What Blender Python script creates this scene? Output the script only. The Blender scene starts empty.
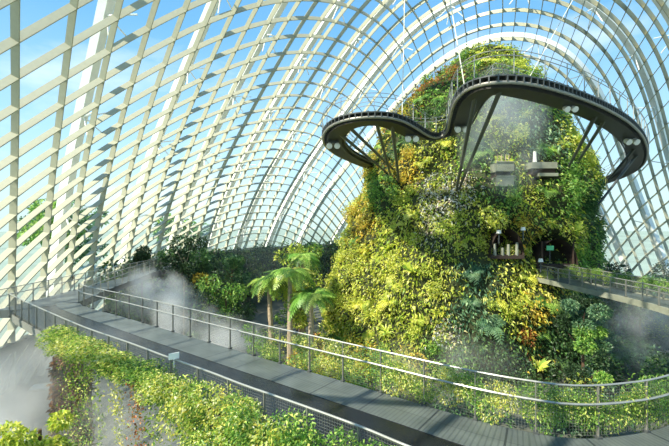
import bpy, math, random
import numpy as np
from mathutils import Vector, Matrix, noise as mnoise

rng = np.random.default_rng(7)
random.seed(7)
scene = bpy.context.scene
COL = scene.collection
CAMZ = 12.0          # eye height above the glasshouse floor
DECK = 7.6           # walkway level

# ------------------------------------------------------------------ helpers
def link(o, parent=None):
    COL.objects.link(o)
    if parent is not None:
        o.parent = parent
    return o

def tag(o, label=None, cat=None, group=None, kind=None):
    if label: o['label'] = label
    if cat: o['category'] = cat
    if group: o['group'] = group
    if kind: o['kind'] = kind
    return o

def empty(name, loc=(0, 0, 0), rz=0.0):
    o = bpy.data.objects.new(name, None)
    o.location = loc
    o.rotation_euler = (0, 0, rz)
    return link(o)

def mesh_np(name, V, Q, mat, parent=None, smooth=False, colors=None, uv=None, T=None):
    """V (n,3); Q (m,4) quads and/or T (k,3) triangles."""
    me = bpy.data.meshes.new(name)
    V = np.asarray(V, dtype=np.float32)
    faces = []
    if Q is not None and len(Q): faces.append(np.asarray(Q, dtype=np.int32))
    if T is not None and len(T): faces.append(np.asarray(T, dtype=np.int32))
    me.vertices.add(len(V)); me.vertices.foreach_set('co', V.ravel())
    tot = sum(f.size for f in faces); nf = sum(len(f) for f in faces)
    me.loops.add(tot); me.polygons.add(nf)
    me.loops.foreach_set('vertex_index', np.concatenate([f.ravel() for f in faces]))
    ln = np.concatenate([np.full(len(f), f.shape[1], dtype=np.int32) for f in faces])
    st = np.concatenate([[0], np.cumsum(ln)[:-1]]).astype(np.int32)
    me.polygons.foreach_set('loop_start', st)
    try: me.polygons.foreach_set('loop_total', ln)
    except Exception: pass
    me.polygons.foreach_set('use_smooth', np.full(nf, bool(smooth)))
    me.update(calc_edges=True); me.validate()
    if colors is not None:
        a = me.color_attributes.new('tint', 'FLOAT_COLOR', 'POINT')
        c = np.ones((len(V), 4), dtype=np.float32); c[:, :3] = colors
        a.data.foreach_set('color', c.ravel())
    if uv is not None:
        u = me.uv_layers.new(name='UVMap')
        vi = np.empty(len(me.loops), dtype=np.int32); me.loops.foreach_get('vertex_index', vi)
        u.data.foreach_set('uv', np.asarray(uv, dtype=np.float32)[vi].ravel())
    if mat is not None: me.materials.append(mat)
    o = bpy.data.objects.new(name, me)
    return link(o, parent)

class MB:
    """collects boxes, beams and tubes; build() links them as ONE mesh."""
    def __init__(s): s.V = []; s.Q = []; s.n = 0
    def add(s, V, Q):
        s.V.append(np.asarray(V, float)); s.Q.append(np.asarray(Q, int) + s.n); s.n += len(V)
    def box(s, c, size, rz=0.0):
        hx, hy, hz = [k / 2 for k in size]
        v = np.array([(x, y, z) for z in (-hz, hz) for x, y in ((-hx, -hy), (hx, -hy), (hx, hy), (-hx, hy))])
        ca, sa = math.cos(rz), math.sin(rz)
        v = np.stack([v[:, 0] * ca - v[:, 1] * sa, v[:, 0] * sa + v[:, 1] * ca, v[:, 2]], 1) + np.array(c)
        s.add(v, [(0, 3, 2, 1), (4, 5, 6, 7), (0, 1, 5, 4), (1, 2, 6, 5), (2, 3, 7, 6), (3, 0, 4, 7)])
    def tube(s, pts, r, n=6, r2=None):
        P = np.asarray(pts, float); m = len(P)
        T = np.gradient(P, axis=0); T /= np.linalg.norm(T, axis=1)[:, None] + 1e-9
        up = np.array([0, 0, 1.0])
        if abs(T[:, 2]).max() > .9: up = np.array([0.3, 1, 0.0])
        A = np.cross(T, up); A /= np.linalg.norm(A, axis=1)[:, None] + 1e-9
        B = np.cross(T, A)
        rr = np.linspace(r, r if r2 is None else r2, m)
        a = np.arange(n) / n * 2 * math.pi
        V = P[:, None] + (A[:, None] * np.cos(a)[None, :, None] + B[:, None] * np.sin(a)[None, :, None]) * rr[:, None, None]
        V = V.reshape(-1, 3); Q = []
        for i in range(m - 1):
            for j in range(n):
                k = (j + 1) % n
                Q.append((i * n + j, i * n + k, (i + 1) * n + k, (i + 1) * n + j))
        c0 = len(V); V = np.vstack([V, P[0], P[-1]])
        for j in range(n):
            k = (j + 1) % n
            Q.append((c0, k, j, j)); Q.append((c0 + 1, (m - 1) * n + j, (m - 1) * n + k, (m - 1) * n + k))
        # caps as quads with a repeated corner are split into triangles on build
        s.add(V, Q)
    def sweep(s, P, S, N, a0, a1, b0, b1):
        """rectangular section: S from a0..a1, N from b0..b1 along polyline P"""
        P, S, N = [np.asarray(k, float) for k in (P, S, N)]
        c = [P + S * a + N * b for a, b in ((a0, b0), (a1, b0), (a1, b1), (a0, b1))]
        m = len(P); V = np.stack(c, 1).reshape(-1, 3)
        i = np.arange(m - 1) * 4
        Q = [np.stack([i + j, i + (j + 1) % 4, i + 4 + (j + 1) % 4, i + 4 + j], 1) for j in range(4)]
        Q = np.vstack(Q + [np.array([[0, 3, 2, 1]]), np.array([[4 * m - 4, 4 * m - 3, 4 * m - 2, 4 * m - 1]])])
        s.add(V, Q)
    def build(s, name, mat, parent=None, smooth=False):
        V = np.vstack(s.V); Q = np.vstack(s.Q)
        t = Q[:, 2] == Q[:, 3]
        return mesh_np(name, V, Q[~t], mat, parent, smooth, T=Q[t][:, :3])

def copy_tree(o, parent=None):
    c = o.copy(); COL.objects.link(c); c.parent = parent
    for ch in list(o.children): copy_tree(ch, c)
    return c

# ------------------------------------------------------------------ materials
def new_mat(name):
    m = bpy.data.materials.new(name); m.use_nodes = True
    nt = m.node_tree; nt.nodes.clear()
    out = nt.nodes.new('ShaderNodeOutputMaterial')
    return m, nt, out

def lin(c): 
    return tuple(((k / 255) / 12.92 if k / 255 <= .04045 else ((k / 255 + .055) / 1.055) ** 2.4) for k in c)

def paint(name, rgb, rough=.5, metal=0.0, vary=.12, scale=3.0, bump=0.0):
    m, nt, out = new_mat(name)
    b = nt.nodes.new('ShaderNodeBsdfPrincipled')
    c = lin(rgb)
    tc = nt.nodes.new('ShaderNodeTexCoord'); no = nt.nodes.new('ShaderNodeTexNoise')
    no.inputs['Scale'].default_value = scale; no.inputs['Detail'].default_value = 5
    nt.links.new(tc.outputs['Object'], no.inputs['Vector'])
    r = nt.nodes.new('ShaderNodeValToRGB')
    r.color_ramp.elements[0].position = .3; r.color_ramp.elements[1].position = .7
    r.color_ramp.elements[0].color = tuple(k * (1 - vary) for k in c) + (1,)
    r.color_ramp.elements[1].color = tuple(min(1, k * (1 + vary)) for k in c) + (1,)
    nt.links.new(no.outputs['Fac'], r.inputs['Fac']); nt.links.new(r.outputs['Color'], b.inputs['Base Color'])
    b.inputs['Roughness'].default_value = rough; b.inputs['Metallic'].default_value = metal
    if bump:
        bp = nt.nodes.new('ShaderNodeBump'); bp.inputs['Strength'].default_value = bump
        nt.links.new(no.outputs['Fac'], bp.inputs['Height']); nt.links.new(bp.outputs['Normal'], b.inputs['Normal'])
    nt.links.new(b.outputs['BSDF'], out.inputs['Surface'])
    return m

def leaf_mat(name):
    m, nt, out = new_mat(name)
    at = nt.nodes.new('ShaderNodeAttribute'); at.attribute_name = 'tint'
    d = nt.nodes.new('ShaderNodeBsdfDiffuse'); t = nt.nodes.new('ShaderNodeBsdfTranslucent')
    g = nt.nodes.new('ShaderNodeBsdfGlossy'); g.inputs['Roughness'].default_value = .45
    mx = nt.nodes.new('ShaderNodeMixShader'); mx.inputs[0].default_value = .38
    m2 = nt.nodes.new('ShaderNodeMixShader'); m2.inputs[0].default_value = .04
    for n_ in (d, t): nt.links.new(at.outputs['Color'], n_.inputs['Color'])
    nt.links.new(d.outputs[0], mx.inputs[1]); nt.links.new(t.outputs[0], mx.inputs[2])
    nt.links.new(mx.outputs[0], m2.inputs[1]); nt.links.new(g.outputs[0], m2.inputs[2])
    nt.links.new(m2.outputs[0], out.inputs['Surface'])
    return m

M = {}
M['leaf'] = leaf_mat('leaf_surface')
M['cream'] = paint('cream_painted_steel', (184, 183, 160), .5, vary=.04)
M['white'] = paint('white_painted_steel', (244, 244, 238), .45, vary=.03)
M['steel'] = paint('brushed_steel', (172, 172, 164), .35, .5, vary=.08)
M['post'] = paint('grey_steel_post', (150, 148, 138), .4, .4, vary=.1)
M['dark'] = paint('dark_grey_steel', (84, 88, 87), .45, .2, vary=.1)
M['darker'] = paint('black_steel', (54, 53, 50), .5, .2, vary=.1)
M['wire'] = paint('stainless_wire', (128, 132, 124), .4, .5)
M['wallc'] = paint('dark_wall_concrete', (60, 66, 54), .95, vary=.3, scale=.4)
M['concrete'] = paint('concrete', (118, 120, 112), .9, vary=.15, scale=.8, bump=.2)
M['pillar'] = paint('brown_fibre', (84, 66, 52), .95, vary=.35, scale=2.5, bump=.6)
M['rock'] = paint('mossy_rock', (56, 62, 34), .95, vary=.45, scale=.9, bump=.5)
M['soil'] = paint('dark_soil', (70, 68, 50), 1.0, vary=.4, scale=.5)
M['bark'] = paint('brown_bark', (98, 76, 58), .95, vary=.35, scale=4, bump=.6)
M['palebark'] = paint('pale_bark', (176, 158, 132), .9, vary=.25, scale=5, bump=.4)
M['lawn'] = paint('outside_grass', (150, 166, 150), 1.0, vary=.2, scale=.05)
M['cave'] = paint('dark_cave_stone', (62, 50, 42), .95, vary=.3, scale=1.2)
M['balc'] = paint('weathered_stone', (140, 142, 124), .9, vary=.2, scale=1.5)
M['lens'] = paint('lamp_lens', (250, 250, 245), .15, vary=.01)
M['stone'] = paint('pale_stone', (170, 168, 150), .8, vary=.15, scale=1.5)
M['cable'] = paint('pale_cable', (230, 226, 212), .5)
M['lamp'] = paint('white_lamp_housing', (240, 238, 228), .4, vary=.02)

# glass: thin sheet, mostly clear with a faint reflection
m, nt, out = new_mat('clear_glass')
tr = nt.nodes.new('ShaderNodeBsdfTransparent'); tr.inputs['Color'].default_value = (.95, .975, .965, 1)
gl = nt.nodes.new('ShaderNodeBsdfGlossy'); gl.inputs['Roughness'].default_value = .08
fr = nt.nodes.new('ShaderNodeLayerWeight'); fr.inputs['Blend'].default_value = .12
mul = nt.nodes.new('ShaderNodeMath'); mul.operation = 'MULTIPLY'; mul.inputs[1].default_value = .5
mx = nt.nodes.new('ShaderNodeMixShader')
nt.links.new(fr.outputs['Fresnel'], mul.inputs[0]); nt.links.new(mul.outputs[0], mx.inputs[0])
nt.links.new(tr.outputs[0], mx.inputs[1]); nt.links.new(gl.outputs[0], mx.inputs[2])
nt.links.new(mx.outputs[0], out.inputs['Surface']); M['glass'] = m

# deck slabs: pale grey stone slabs with narrow dark joints and fine ribs
m, nt, out = new_mat('grey_deck_slabs')
b = nt.nodes.new('ShaderNodeBsdfPrincipled'); b.inputs['Roughness'].default_value = .38
uvn = nt.nodes.new('ShaderNodeUVMap'); uvn.uv_map = 'UVMap'
sep = nt.nodes.new('ShaderNodeSeparateXYZ'); nt.links.new(uvn.outputs[0], sep.inputs[0])
def joint(sock, period, width):
    dv = nt.nodes.new('ShaderNodeMath'); dv.operation = 'DIVIDE'; dv.inputs[1].default_value = period
    fc = nt.nodes.new('ShaderNodeMath'); fc.operation = 'FRACT'
    lt = nt.nodes.new('ShaderNodeMath'); lt.operation = 'LESS_THAN'; lt.inputs[1].default_value = width / period
    nt.links.new(sock, dv.inputs[0]); nt.links.new(dv.outputs[0], fc.inputs[0]); nt.links.new(fc.outputs[0], lt.inputs[0])
    return lt.outputs[0]
j1 = joint(sep.outputs[0], 1.5, .045); j2 = joint(sep.outputs[1], .65, .014); j3 = joint(sep.outputs[0], .1, .03)
mxm = nt.nodes.new('ShaderNodeMath'); mxm.operation = 'MAXIMUM'; nt.links.new(j1, mxm.inputs[0]); nt.links.new(j2, mxm.inputs[1])
no = nt.nodes.new('ShaderNodeTexNoise'); no.inputs['Scale'].default_value = 1.3; no.inputs['Detail'].default_value = 8
nt.links.new(uvn.outputs[0], no.inputs['Vector'])
rp = nt.nodes.new('ShaderNodeValToRGB')
rp.color_ramp.elements[0].position = .3; rp.color_ramp.elements[1].position = .7
rp.color_ramp.elements[0].color = lin((80, 87, 85)) + (1,); rp.color_ramp.elements[1].color = lin((106, 113, 109)) + (1,)
nt.links.new(no.outputs['Fac'], rp.inputs['Fac'])
mc = nt.nodes.new('ShaderNodeMixRGB'); mc.blend_type = 'MULTIPLY'; mc.inputs[2].default_value = (.72, .74, .74, 1)
nt.links.new(j3, mc.inputs[0]); nt.links.new(rp.outputs[0], mc.inputs[1])
md = nt.nodes.new('ShaderNodeMixRGB'); md.inputs[2].default_value = lin((52, 58, 60)) + (1,)
nt.links.new(mxm.outputs[0], md.inputs[0]); nt.links.new(mc.outputs[0], md.inputs[1])
nt.links.new(md.outputs[0], b.inputs['Base Color']); nt.links.new(b.outputs[0], out.inputs['Surface']); M['slabs'] = m
M['strip'] = paint('dark_smooth_strip', (24, 27, 30), .25, vary=.15, scale=1.5)

# floor: grey-olive paving with wear
m, nt, out = new_mat('glasshouse_floor')
b = nt.nodes.new('ShaderNodeBsdfPrincipled'); b.inputs['Roughness'].default_value = .7
tc = nt.nodes.new('ShaderNodeTexCoord'); no = nt.nodes.new('ShaderNodeTexNoise'); no.inputs['Scale'].default_value = .12; no.inputs['Detail'].default_value = 9
nt.links.new(tc.outputs['Object'], no.inputs['Vector'])
rp = nt.nodes.new('ShaderNodeValToRGB'); rp.color_ramp.elements[0].position = .35; rp.color_ramp.elements[1].position = .65
rp.color_ramp.elements[0].color = lin((66, 70, 60)) + (1,); rp.color_ramp.elements[1].color = lin((112, 114, 102)) + (1,)
nt.links.new(no.outputs['Fac'], rp.inputs['Fac']); nt.links.new(rp.outputs[0], b.inputs['Base Color']); nt.links.new(b.outputs[0], out.inputs['Surface'])
M['floor'] = m

# ------------------------------------------------------------------ world, sun, camera
w = bpy.data.worlds.new('sky'); scene.world = w; w.use_nodes = True
nt = w.node_tree; nt.nodes.clear()
out = nt.nodes.new('ShaderNodeOutputWorld'); bg = nt.nodes.new('ShaderNodeBackground')
tc = nt.nodes.new('ShaderNodeTexCoord'); sp = nt.nodes.new('ShaderNodeSeparateXYZ'); nt.links.new(tc.outputs['Generated'], sp.inputs[0])
rp = nt.nodes.new('ShaderNodeValToRGB'); e = rp.color_ramp.elements
e[0].position = 0.0; e[0].color = (.50, .64, .62, 1)
e[1].position = .75; e[1].color = (.08, .25, .55, 1)
for p_, c_ in ((.06, (.50, .68, .72, 1)), (.2, (.34, .58, .78, 1)), (.42, (.15, .38, .66, 1))):
    k = e.new(p_); k.color = c_
nt.links.new(sp.outputs[2], rp.inputs['Fac'])
mp = nt.nodes.new('ShaderNodeMapping'); mp.inputs['Scale'].default_value = (1.6, 1.6, 4.5)
no = nt.nodes.new('ShaderNodeTexNoise'); no.inputs['Scale'].default_value = 1.7; no.inputs['Detail'].default_value = 9; no.inputs['Roughness'].default_value = .55
nt.links.new(tc.outputs['Generated'], mp.inputs[0]); nt.links.new(mp.outputs[0], no.inputs['Vector'])
cr = nt.nodes.new('ShaderNodeValToRGB'); cr.color_ramp.elements[0].position = .52; cr.color_ramp.elements[1].position = .74
nt.links.new(no.outputs['Fac'], cr.inputs['Fac'])
mx = nt.nodes.new('ShaderNodeMixRGB'); mx.inputs[2].default_value = (.95, .97, 1, 1)
cm = nt.nodes.new('ShaderNodeMath'); cm.operation = 'MULTIPLY'; cm.inputs[1].default_value = .4
nt.links.new(cr.outputs['Color'], cm.inputs[0]); nt.links.new(cm.outputs[0], mx.inputs[0]); nt.links.new(rp.outputs[0], mx.inputs[1])
nt.links.new(mx.outputs[0], bg.inputs['Color']); bg.inputs['Strength'].default_value = 1.26
nt.links.new(bg.outputs[0], out.inputs['Surface'])

SUN = Vector((-.60, -.38, .70)).normalized()
sd = bpy.data.lights.new('sun', 'SUN'); sd.energy = 6.2; sd.angle = math.radians(.6); sd.color = (1, .92, .76)
so = link(bpy.data.objects.new('sun', sd)); so.rotation_euler = SUN.to_track_quat('Z', 'Y').to_euler(); so.location = (-40, -40, 60)

cd = bpy.data.cameras.new('camera'); cam = link(bpy.data.objects.new('camera', cd))
cam.location = (0, 0, CAMZ); cam.rotation_euler = (math.pi / 2, 0, 0)
cd.sensor_fit = 'HORIZONTAL'; cd.sensor_width = 36; cd.lens = 400 / 669 * 36; cd.clip_end = 2000; cd.clip_start = .1
scene.camera = cam
scene.view_settings.view_transform = 'Standard'; scene.view_settings.look = 'None'
scene.view_settings.exposure = 0.38; scene.view_settings.gamma = 1.0; scene.view_settings.use_curve_mapping = False
scene.cycles.use_denoising = True
scene.cycles.max_bounces = 8; scene.cycles.transparent_max_bounces = 24; scene.cycles.volume_bounces = 2
scene.cycles.volume_step_rate = 2.0; scene.cycles.volume_preview_step_rate = 2.0; scene.cycles.volume_max_steps = 96
CA=[-3.01849, -6.94336, 5.58335, 0.14796, -0.0813, 0.92751, -0.48809, 8.26802, -5.21711, 0.67848, 1.00939, -6.25792, 3.62142, 0.20994, -0.50547, -1.23439, -0.86356, -1.62727, 1.19228, 0.20588, 1.18047, -30.14449, 15.29786, -6.57566, 0.79129, 1.27176, -5.56793, 0.31494, 0.00796, -0.87916, 3.78931, -1.33473, -1.85731, 0.29203, 0.32947, 0.682, -1.25728, -3.65892, 1.2608, -0.38468, 5.72062, 2.29376, -0.68881, -3.24323, 1.22067, 0.03356, 2.15495, 4.40413, -1.06048, -1.93081, 0.64208, 2.03229, 1.46169, -1.73883, 2.00733, -0.50057]
CB=[11.7715, -3.37079, 3.90668, 1.10095, 0.52708, 21.19406, -4.2358, 1.7525, 1.51398, 0.93535, 1.1558, 0.47266, -2.52909, -1.93478, 0.47613, -2.88291, 0.64715, 2.24028, 2.26329, 0.34947, 2.10331, 1.07935, -0.3958, -1.08797, -0.24625, -4.82324, -2.25706, -0.02306, 0.773, -0.63809, -0.71428, -1.85317, -1.01339, -0.74406, -0.46445]
ELL=[13.8921, 42.9001, 35.283, 48.2839, -0.4273, 33.4708]
# ------------------------------------------------------------------ glass dome
ECX, ECY, ERX, ERY, EROT, EH = ELL
EC, ES = math.cos(EROT), math.sin(EROT)
POWD = {len(q): q for q in ([(i, j, k) for i in range(d) for j in range(d - i) for k in range(d - i - j)] for d in (5, 6))}
CA = np.array(CA); CB = np.array(CB)
def shell_point(t, f, off=0.0):
    x = ERX * np.cos(t) * np.cos(f); y = ERY * np.sin(t) * np.cos(f); z = EH * np.sin(f)
    P = np.stack([ECX + EC * x - ES * y, ECY + ES * x + EC * y, z + DECK], -1)
    if off: P = P + shell_normal(P) * off
    return P
def shell_local(P):
    x = P[..., 0] - ECX; y = P[..., 1] - ECY
    return (EC * x + ES * y) / ERX, (-ES * x + EC * y) / ERY, (P[..., 2] - DECK) / EH
def shell_normal(P):
    X, Y, Z = shell_local(P)
    a, b_, c = X / ERX, Y / ERY, Z / EH
    N = np.stack([EC * a - ES * b_, ES * a + EC * b_, c], -1)
    return N / np.linalg.norm(N, axis=-1, keepdims=True)
def index_field(P, C):
    X, Y, Z = shell_local(P)
    r = 0
    for c, (i, j, k) in zip(C, POWD[len(C)]): r = r + c * X ** i * Y ** j * Z ** k
    return r
def inside(x, y, m=0.0):
    X, Y, _ = shell_local(np.array([x, y, DECK]))
    return X * X + Y * Y < (1 - m) ** 2

NT_, NF_ = 720, 150
tt = np.linspace(0, 2 * math.pi, NT_ + 1); ff = np.linspace(-.232, math.pi / 2 * .995, NF_ + 1)
TG, FG = np.meshgrid(tt, ff, indexing='ij'); PG = shell_point(TG, FG)
def grid_spacing(U):
    g = 0
    du = np.abs(np.diff(U, axis=1))[:-1] / (np.linalg.norm(np.diff(PG, axis=1), axis=-1)[:-1] + 1e-9)
    dv = np.abs(np.diff(U, axis=0))[:, :-1] / (np.linalg.norm(np.diff(PG, axis=0), axis=-1)[:, :-1] + 1e-9)
    return 1 / np.sqrt(du ** 2 + dv ** 2 + 1e-12)
def contours(U, level, ok):
    s = U > level
    c = s[:-1, :-1].astype(int) + s[1:, :-1] + s[1:, 1:] + s[:-1, 1:]
    cells = np.argwhere((c > 0) & (c < 4) & ok)
    adj = {}; pos = {}
    def cross(a, b_):
        key = (a, b_) if a < b_ else (b_, a)
        if key not in pos:
            ua, ub = U[a], U[b_]; w_ = (level - ua) / (ub - ua)
            pos[key] = (tt[a[0]] + (tt[b_[0]] - tt[a[0]]) * w_, ff[a[1]] + (ff[b_[1]] - ff[a[1]]) * w_)
        return key
    for i, j in cells:
        cs = [(i, j), (i + 1, j), (i + 1, j + 1), (i, j + 1)]
        ks = [cross(cs[q], cs[(q + 1) % 4]) for q in range(4) if s[cs[q]] != s[cs[(q + 1) % 4]]]
        for q in range(0, len(ks) - 1, 2):
            adj.setdefault(ks[q], []).append(ks[q + 1]); adj.setdefault(ks[q + 1], []).append(ks[q])
    seen = set(); lines = []
    for st in [k for k in adj if len(adj[k]) == 1] + list(adj):
        if st in seen: continue
        ln = [st]; seen.add(st); cur = st
        while True:
            nx = [k for k in adj[cur] if k not in seen]
            if not nx: break
            cur = nx[0]; seen.add(cur); ln.append(cur)
        if len(ln) > 3: lines.append(np.array([pos[k] for k in ln]))
    return lines
def resample(P, step):
    d = np.r_[0, np.cumsum(np.linalg.norm(np.diff(P, axis=0), axis=1))]
    keep = np.r_[True, np.diff(d) > 1e-6]; d = d[keep]; P = P[keep]
    if len(d) < 2: return P
    n = max(2, int(d[-1] / step) + 1); s_ = np.linspace(0, d[-1], n)
    return np.stack([np.interp(s_, d, P[:, k]) for k in range(3)], 1)
def shell_lines(C, levels, lo=.55, hi=7.0, step=.8, margin=0):
    U = index_field(PG, C); sp_ = grid_spacing(U); ok = (sp_ > lo) & (sp_ < hi)
    res = []
    for L in levels:
        for ln in contours(U, L, ok):
            P = shell_point(ln[:, 0], ln[:, 1]); d = np.linalg.norm(np.diff(P, axis=0), axis=1).sum()
            if d > 3: res.append((L, resample(P, step)))
    return res
def fin(mb, P, w_, b0, b1):
    N = shell_normal(P); T = np.gradient(P, axis=0); S = np.cross(T, N); S /= np.linalg.norm(S, axis=1)[:, None] + 1e-9
    mb.sweep(P, S, N, -w_ / 2, w_ / 2, b0, b1)

dome = tag(empty('wall_dome', (ECX, ECY, DECK)), 'great curved glasshouse dome of cream steel grid framing', 'wall', kind='structure')
def dome_part(mb, name, mat):
    for k in range(len(mb.V)): mb.V[k] = mb.V[k] - np.array([ECX, ECY, DECK])
    return mb.build(name, mat, dome)
LA = shell_lines(CA, range(-30, 30)); LB = shell_lines(CB, range(-4, 42))
for nm, LL, w_, dp in (('rib', LA, .08, .54), ('purlin', LB, .08, .5)):
    lv = sorted(set(L for L, _ in LL))
    for L in lv:
        mb = MB()
        for l2, P in LL:
            if l2 == L: fin(mb, P, w_, -.03, dp)
        dome_part(mb, nm, M['cream'])
t_ = np.linspace(0, 2 * math.pi, 241); P = shell_point(t_, np.zeros(241))
mb = MB(); P = P[(P[:, 1] > 44) & (P[:, 0] < 22)]; P = P[np.argsort(np.arctan2(P[:, 1] - 44, P[:, 0] - ECX))]; fin(mb, P, .5, -.45, .35); dome_part(mb, 'base_ring', M['cream'])
# glass skin
V = shell_point(TG[::6, ::5], FG[::6, ::5], .62); a_, b_ = V.shape[:2]
ii, jj = np.meshgrid(np.arange(a_ - 1), np.arange(b_ - 1), indexing='ij'); k = (ii * b_ + jj).ravel()
tag(mesh_np('window_1', V.reshape(-1, 3), np.stack([k, k + 1, k + b_ + 1, k + b_], 1), M['glass'], smooth=True),
    'clear glass skin of the dome between the steel framing', 'window', kind='structure')

# white steel arches standing outside the glass
names = ['outermost at far left', 'second from the left edge', 'third from the left edge', 'over the dark treetops', 'left of the mountain summit', 'crossing behind the mountain summit', 'bowing over the right half of the view', 'lowest at right behind the high walkway', 'low behind the mountain']
lv = [-1, 2.4, 5.9, 9.2, 12.4, 15.3, 18.4, 21.7, 25]
for q, L in enumerate(lv):
    LL = shell_lines(CB, [L], lo=.5, hi=9)
    if not LL: continue
    root = tag(empty('steel_arch', tuple(LL[0][1][0])), 'white steel arch outside the glass, ' + names[q], 'arch', 'white steel arches outside the dome')
    o3 = np.array(LL[0][1][0]); mb = MB()
    for _, P in LL:
        if len(P) < 4: continue
        fin(mb, P, .85, 2.2, 3.0)
    for k in range(len(mb.V)): mb.V[k] = mb.V[k] - o3
    mb.build('arch_beam', M['white'], root)
    for _, P in LL:
        N = shell_normal(P); T = np.gradient(P, axis=0); T /= np.linalg.norm(T, axis=1)[:, None]
        S = np.cross(T, N)
        for i in range(5, len(P) - 5, 11):
            mb = MB(); a = P[i] + N[i] * 2.3
            for u_, v_ in ((1.1, 1.0), (1.1, -1.0), (-1.1, 1.0), (-1.1, -1.0)):
                mb.tube([a - o3, P[i] + T[i] * u_ * 1.1 + S[i] * v_ * 1.1 + N[i] * .6 - o3], .07, 5)
            mb.build('strut', M['white'], root)

# ground inside and out, retaining wall round the foot of the dome
t_ = np.linspace(0, 2 * math.pi, 97)[:-1]
ring = shell_point(t_, np.zeros(96)); n_ = len(ring)
V = np.vstack([[ECX, ECY, 0], np.c_[ring[:, :2], np.zeros(n_)]])
tag(mesh_np('floor', V, None, M['floor'], T=[(0, 1 + i, 1 + (i + 1) % n_) for i in range(n_)]), 'grey paved floor of the glasshouse', 'floor', kind='structure')
N = shell_normal(ring); inn = ring - N * .45
wt = np.where((ring[:, 1] > 43) & (ring[:, 0] < 22), DECK, 3.2)
V = np.vstack([np.c_[inn[:, :2], np.zeros(n_)], np.c_[inn[:, :2], wt], np.c_[ring[:, :2] + N[:, :2] * .4, wt], np.c_[ring[:, :2] + N[:, :2] * .4, np.zeros(n_)]])
Q = []
for b_ in range(3):
    for i in range(n_):
        Q.append((b_ * n_ + i, b_ * n_ + (i + 1) % n_, (b_ + 1) * n_ + (i + 1) % n_, (b_ + 1) * n_ + i))
tag(mesh_np('wall_base', V, Q, M['wallc']), 'dark concrete wall round the foot of the glass dome', 'wall', kind='structure')
far = np.stack([ECX + 700 * np.cos(t_), ECY + 700 * np.sin(t_), np.full(n_, -.05)], 1)
nr = np.c_[ring[:, :2] + N[:, :2] * .3, np.full(n_, -.05)]
tag(mesh_np('ground', np.vstack([nr, far]), [(i, (i + 1) % n_, n_ + (i + 1) % n_, n_ + i) for i in range(n_)], M['lawn']), 'pale grassy ground outside the glasshouse', 'ground', kind='structure')
# ------------------------------------------------------------------ plants: leaf masses
def leaves(P, N, L, W, C, droop=.25, spread=.9):
    """one bent diamond leaf per point; returns verts, quads, colours"""
    n = len(P)
    D = N + rng.normal(size=(n, 3)) * spread; D /= np.linalg.norm(D, axis=1)[:, None] + 1e-9
    R = rng.normal(size=(n, 3)); S = np.cross(D, R); S /= np.linalg.norm(S, axis=1)[:, None] + 1e-9
    L = np.broadcast_to(L, n)[:, None] * rng.uniform(.6, 1.35, (n, 1)); W = np.broadcast_to(W, n)[:, None] * rng.uniform(.7, 1.2, (n, 1))
    up = np.array([0, 0, 1.0])
    V = np.stack([P, P + D * L * .5 + S * W * .5, P + D * L - up * L * droop, P + D * L * .5 - S * W * .5], 1).reshape(-1, 3)
    Q = np.arange(4 * n).reshape(n, 4)
    return V, Q, np.repeat(C, 4, axis=0)

PAL = {k: np.array([lin(c) for c in v]) for k, v in {
    'yellow': [(214, 208, 92), (190, 190, 72), (162, 174, 64), (224, 214, 120), (136, 154, 60)],
    'gold': [(214, 180, 70), (196, 160, 62), (168, 158, 56), (228, 200, 96), (150, 134, 54)],
    'lime': [(176, 184, 66), (152, 168, 58), (192, 194, 88), (120, 146, 52), (206, 202, 100)],
    'green': [(104, 146, 58), (88, 130, 54), (132, 164, 72), (72, 110, 50), (152, 176, 88)],
    'deep': [(66, 100, 52), (54, 86, 48), (82, 116, 62), (46, 72, 44), (100, 128, 70)],
    'blue': [(86, 122, 86), (70, 104, 76), (106, 138, 98), (56, 86, 66), (126, 150, 108)],
    'pink': [(232, 204, 186), (222, 180, 166), (240, 226, 206), (168, 172, 96), (146, 154, 76), (200, 190, 130)],
    'night': [(42, 62, 36), (34, 52, 32), (52, 74, 42), (60, 84, 50)],
    'petal': [(240, 222, 206), (234, 200, 188), (246, 236, 220)],
    'rust': [(160, 96, 54), (178, 120, 62), (136, 84, 48), (150, 130, 56), (108, 118, 48)],
    'brown': [(110, 74, 52), (132, 88, 58), (88, 60, 46), (146, 112, 70), (100, 92, 52)],
    'vine': [(156, 176, 72), (122, 152, 60), (90, 126, 52), (212, 206, 110), (70, 100, 46)],
    'vinegold': [(220, 206, 104), (202, 186, 84), (160, 170, 76), (236, 226, 150), (120, 144, 62)],
}.items()}
def pick(pal, n):
    c = PAL[pal][rng.integers(0, len(PAL[pal]), n)] * rng.uniform(.75, 1.25, (n, 1))
    return np.clip(c * 1.5, 0, .86)

def blob(c, r, n, size, pal, flat=1.0, pals=None, fill=.55):
    """leaf positions on and inside an ellipsoid"""
    d = rng.normal(size=(n, 3)); d /= np.linalg.norm(d, axis=1)[:, None]
    q = rng.uniform(fill, 1, (n, 1)) ** .6
    P = np.array(c) + d * np.array(r) * q
    return leaves(P, d, size, size * .5, pick(pal, n))

class LM:
    def __init__(s): s.V = []; s.Q = []; s.C = []; s.n = 0
    def add(s, t):
        V, Q, C = t; s.V.append(V); s.Q.append(Q + s.n); s.C.append(C); s.n += len(V)
    def build(s, name, parent=None, mat=None):
        return mesh_np(name, np.vstack(s.V), np.vstack(s.Q), mat or M['leaf'], parent, colors=np.vstack(s.C))

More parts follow.
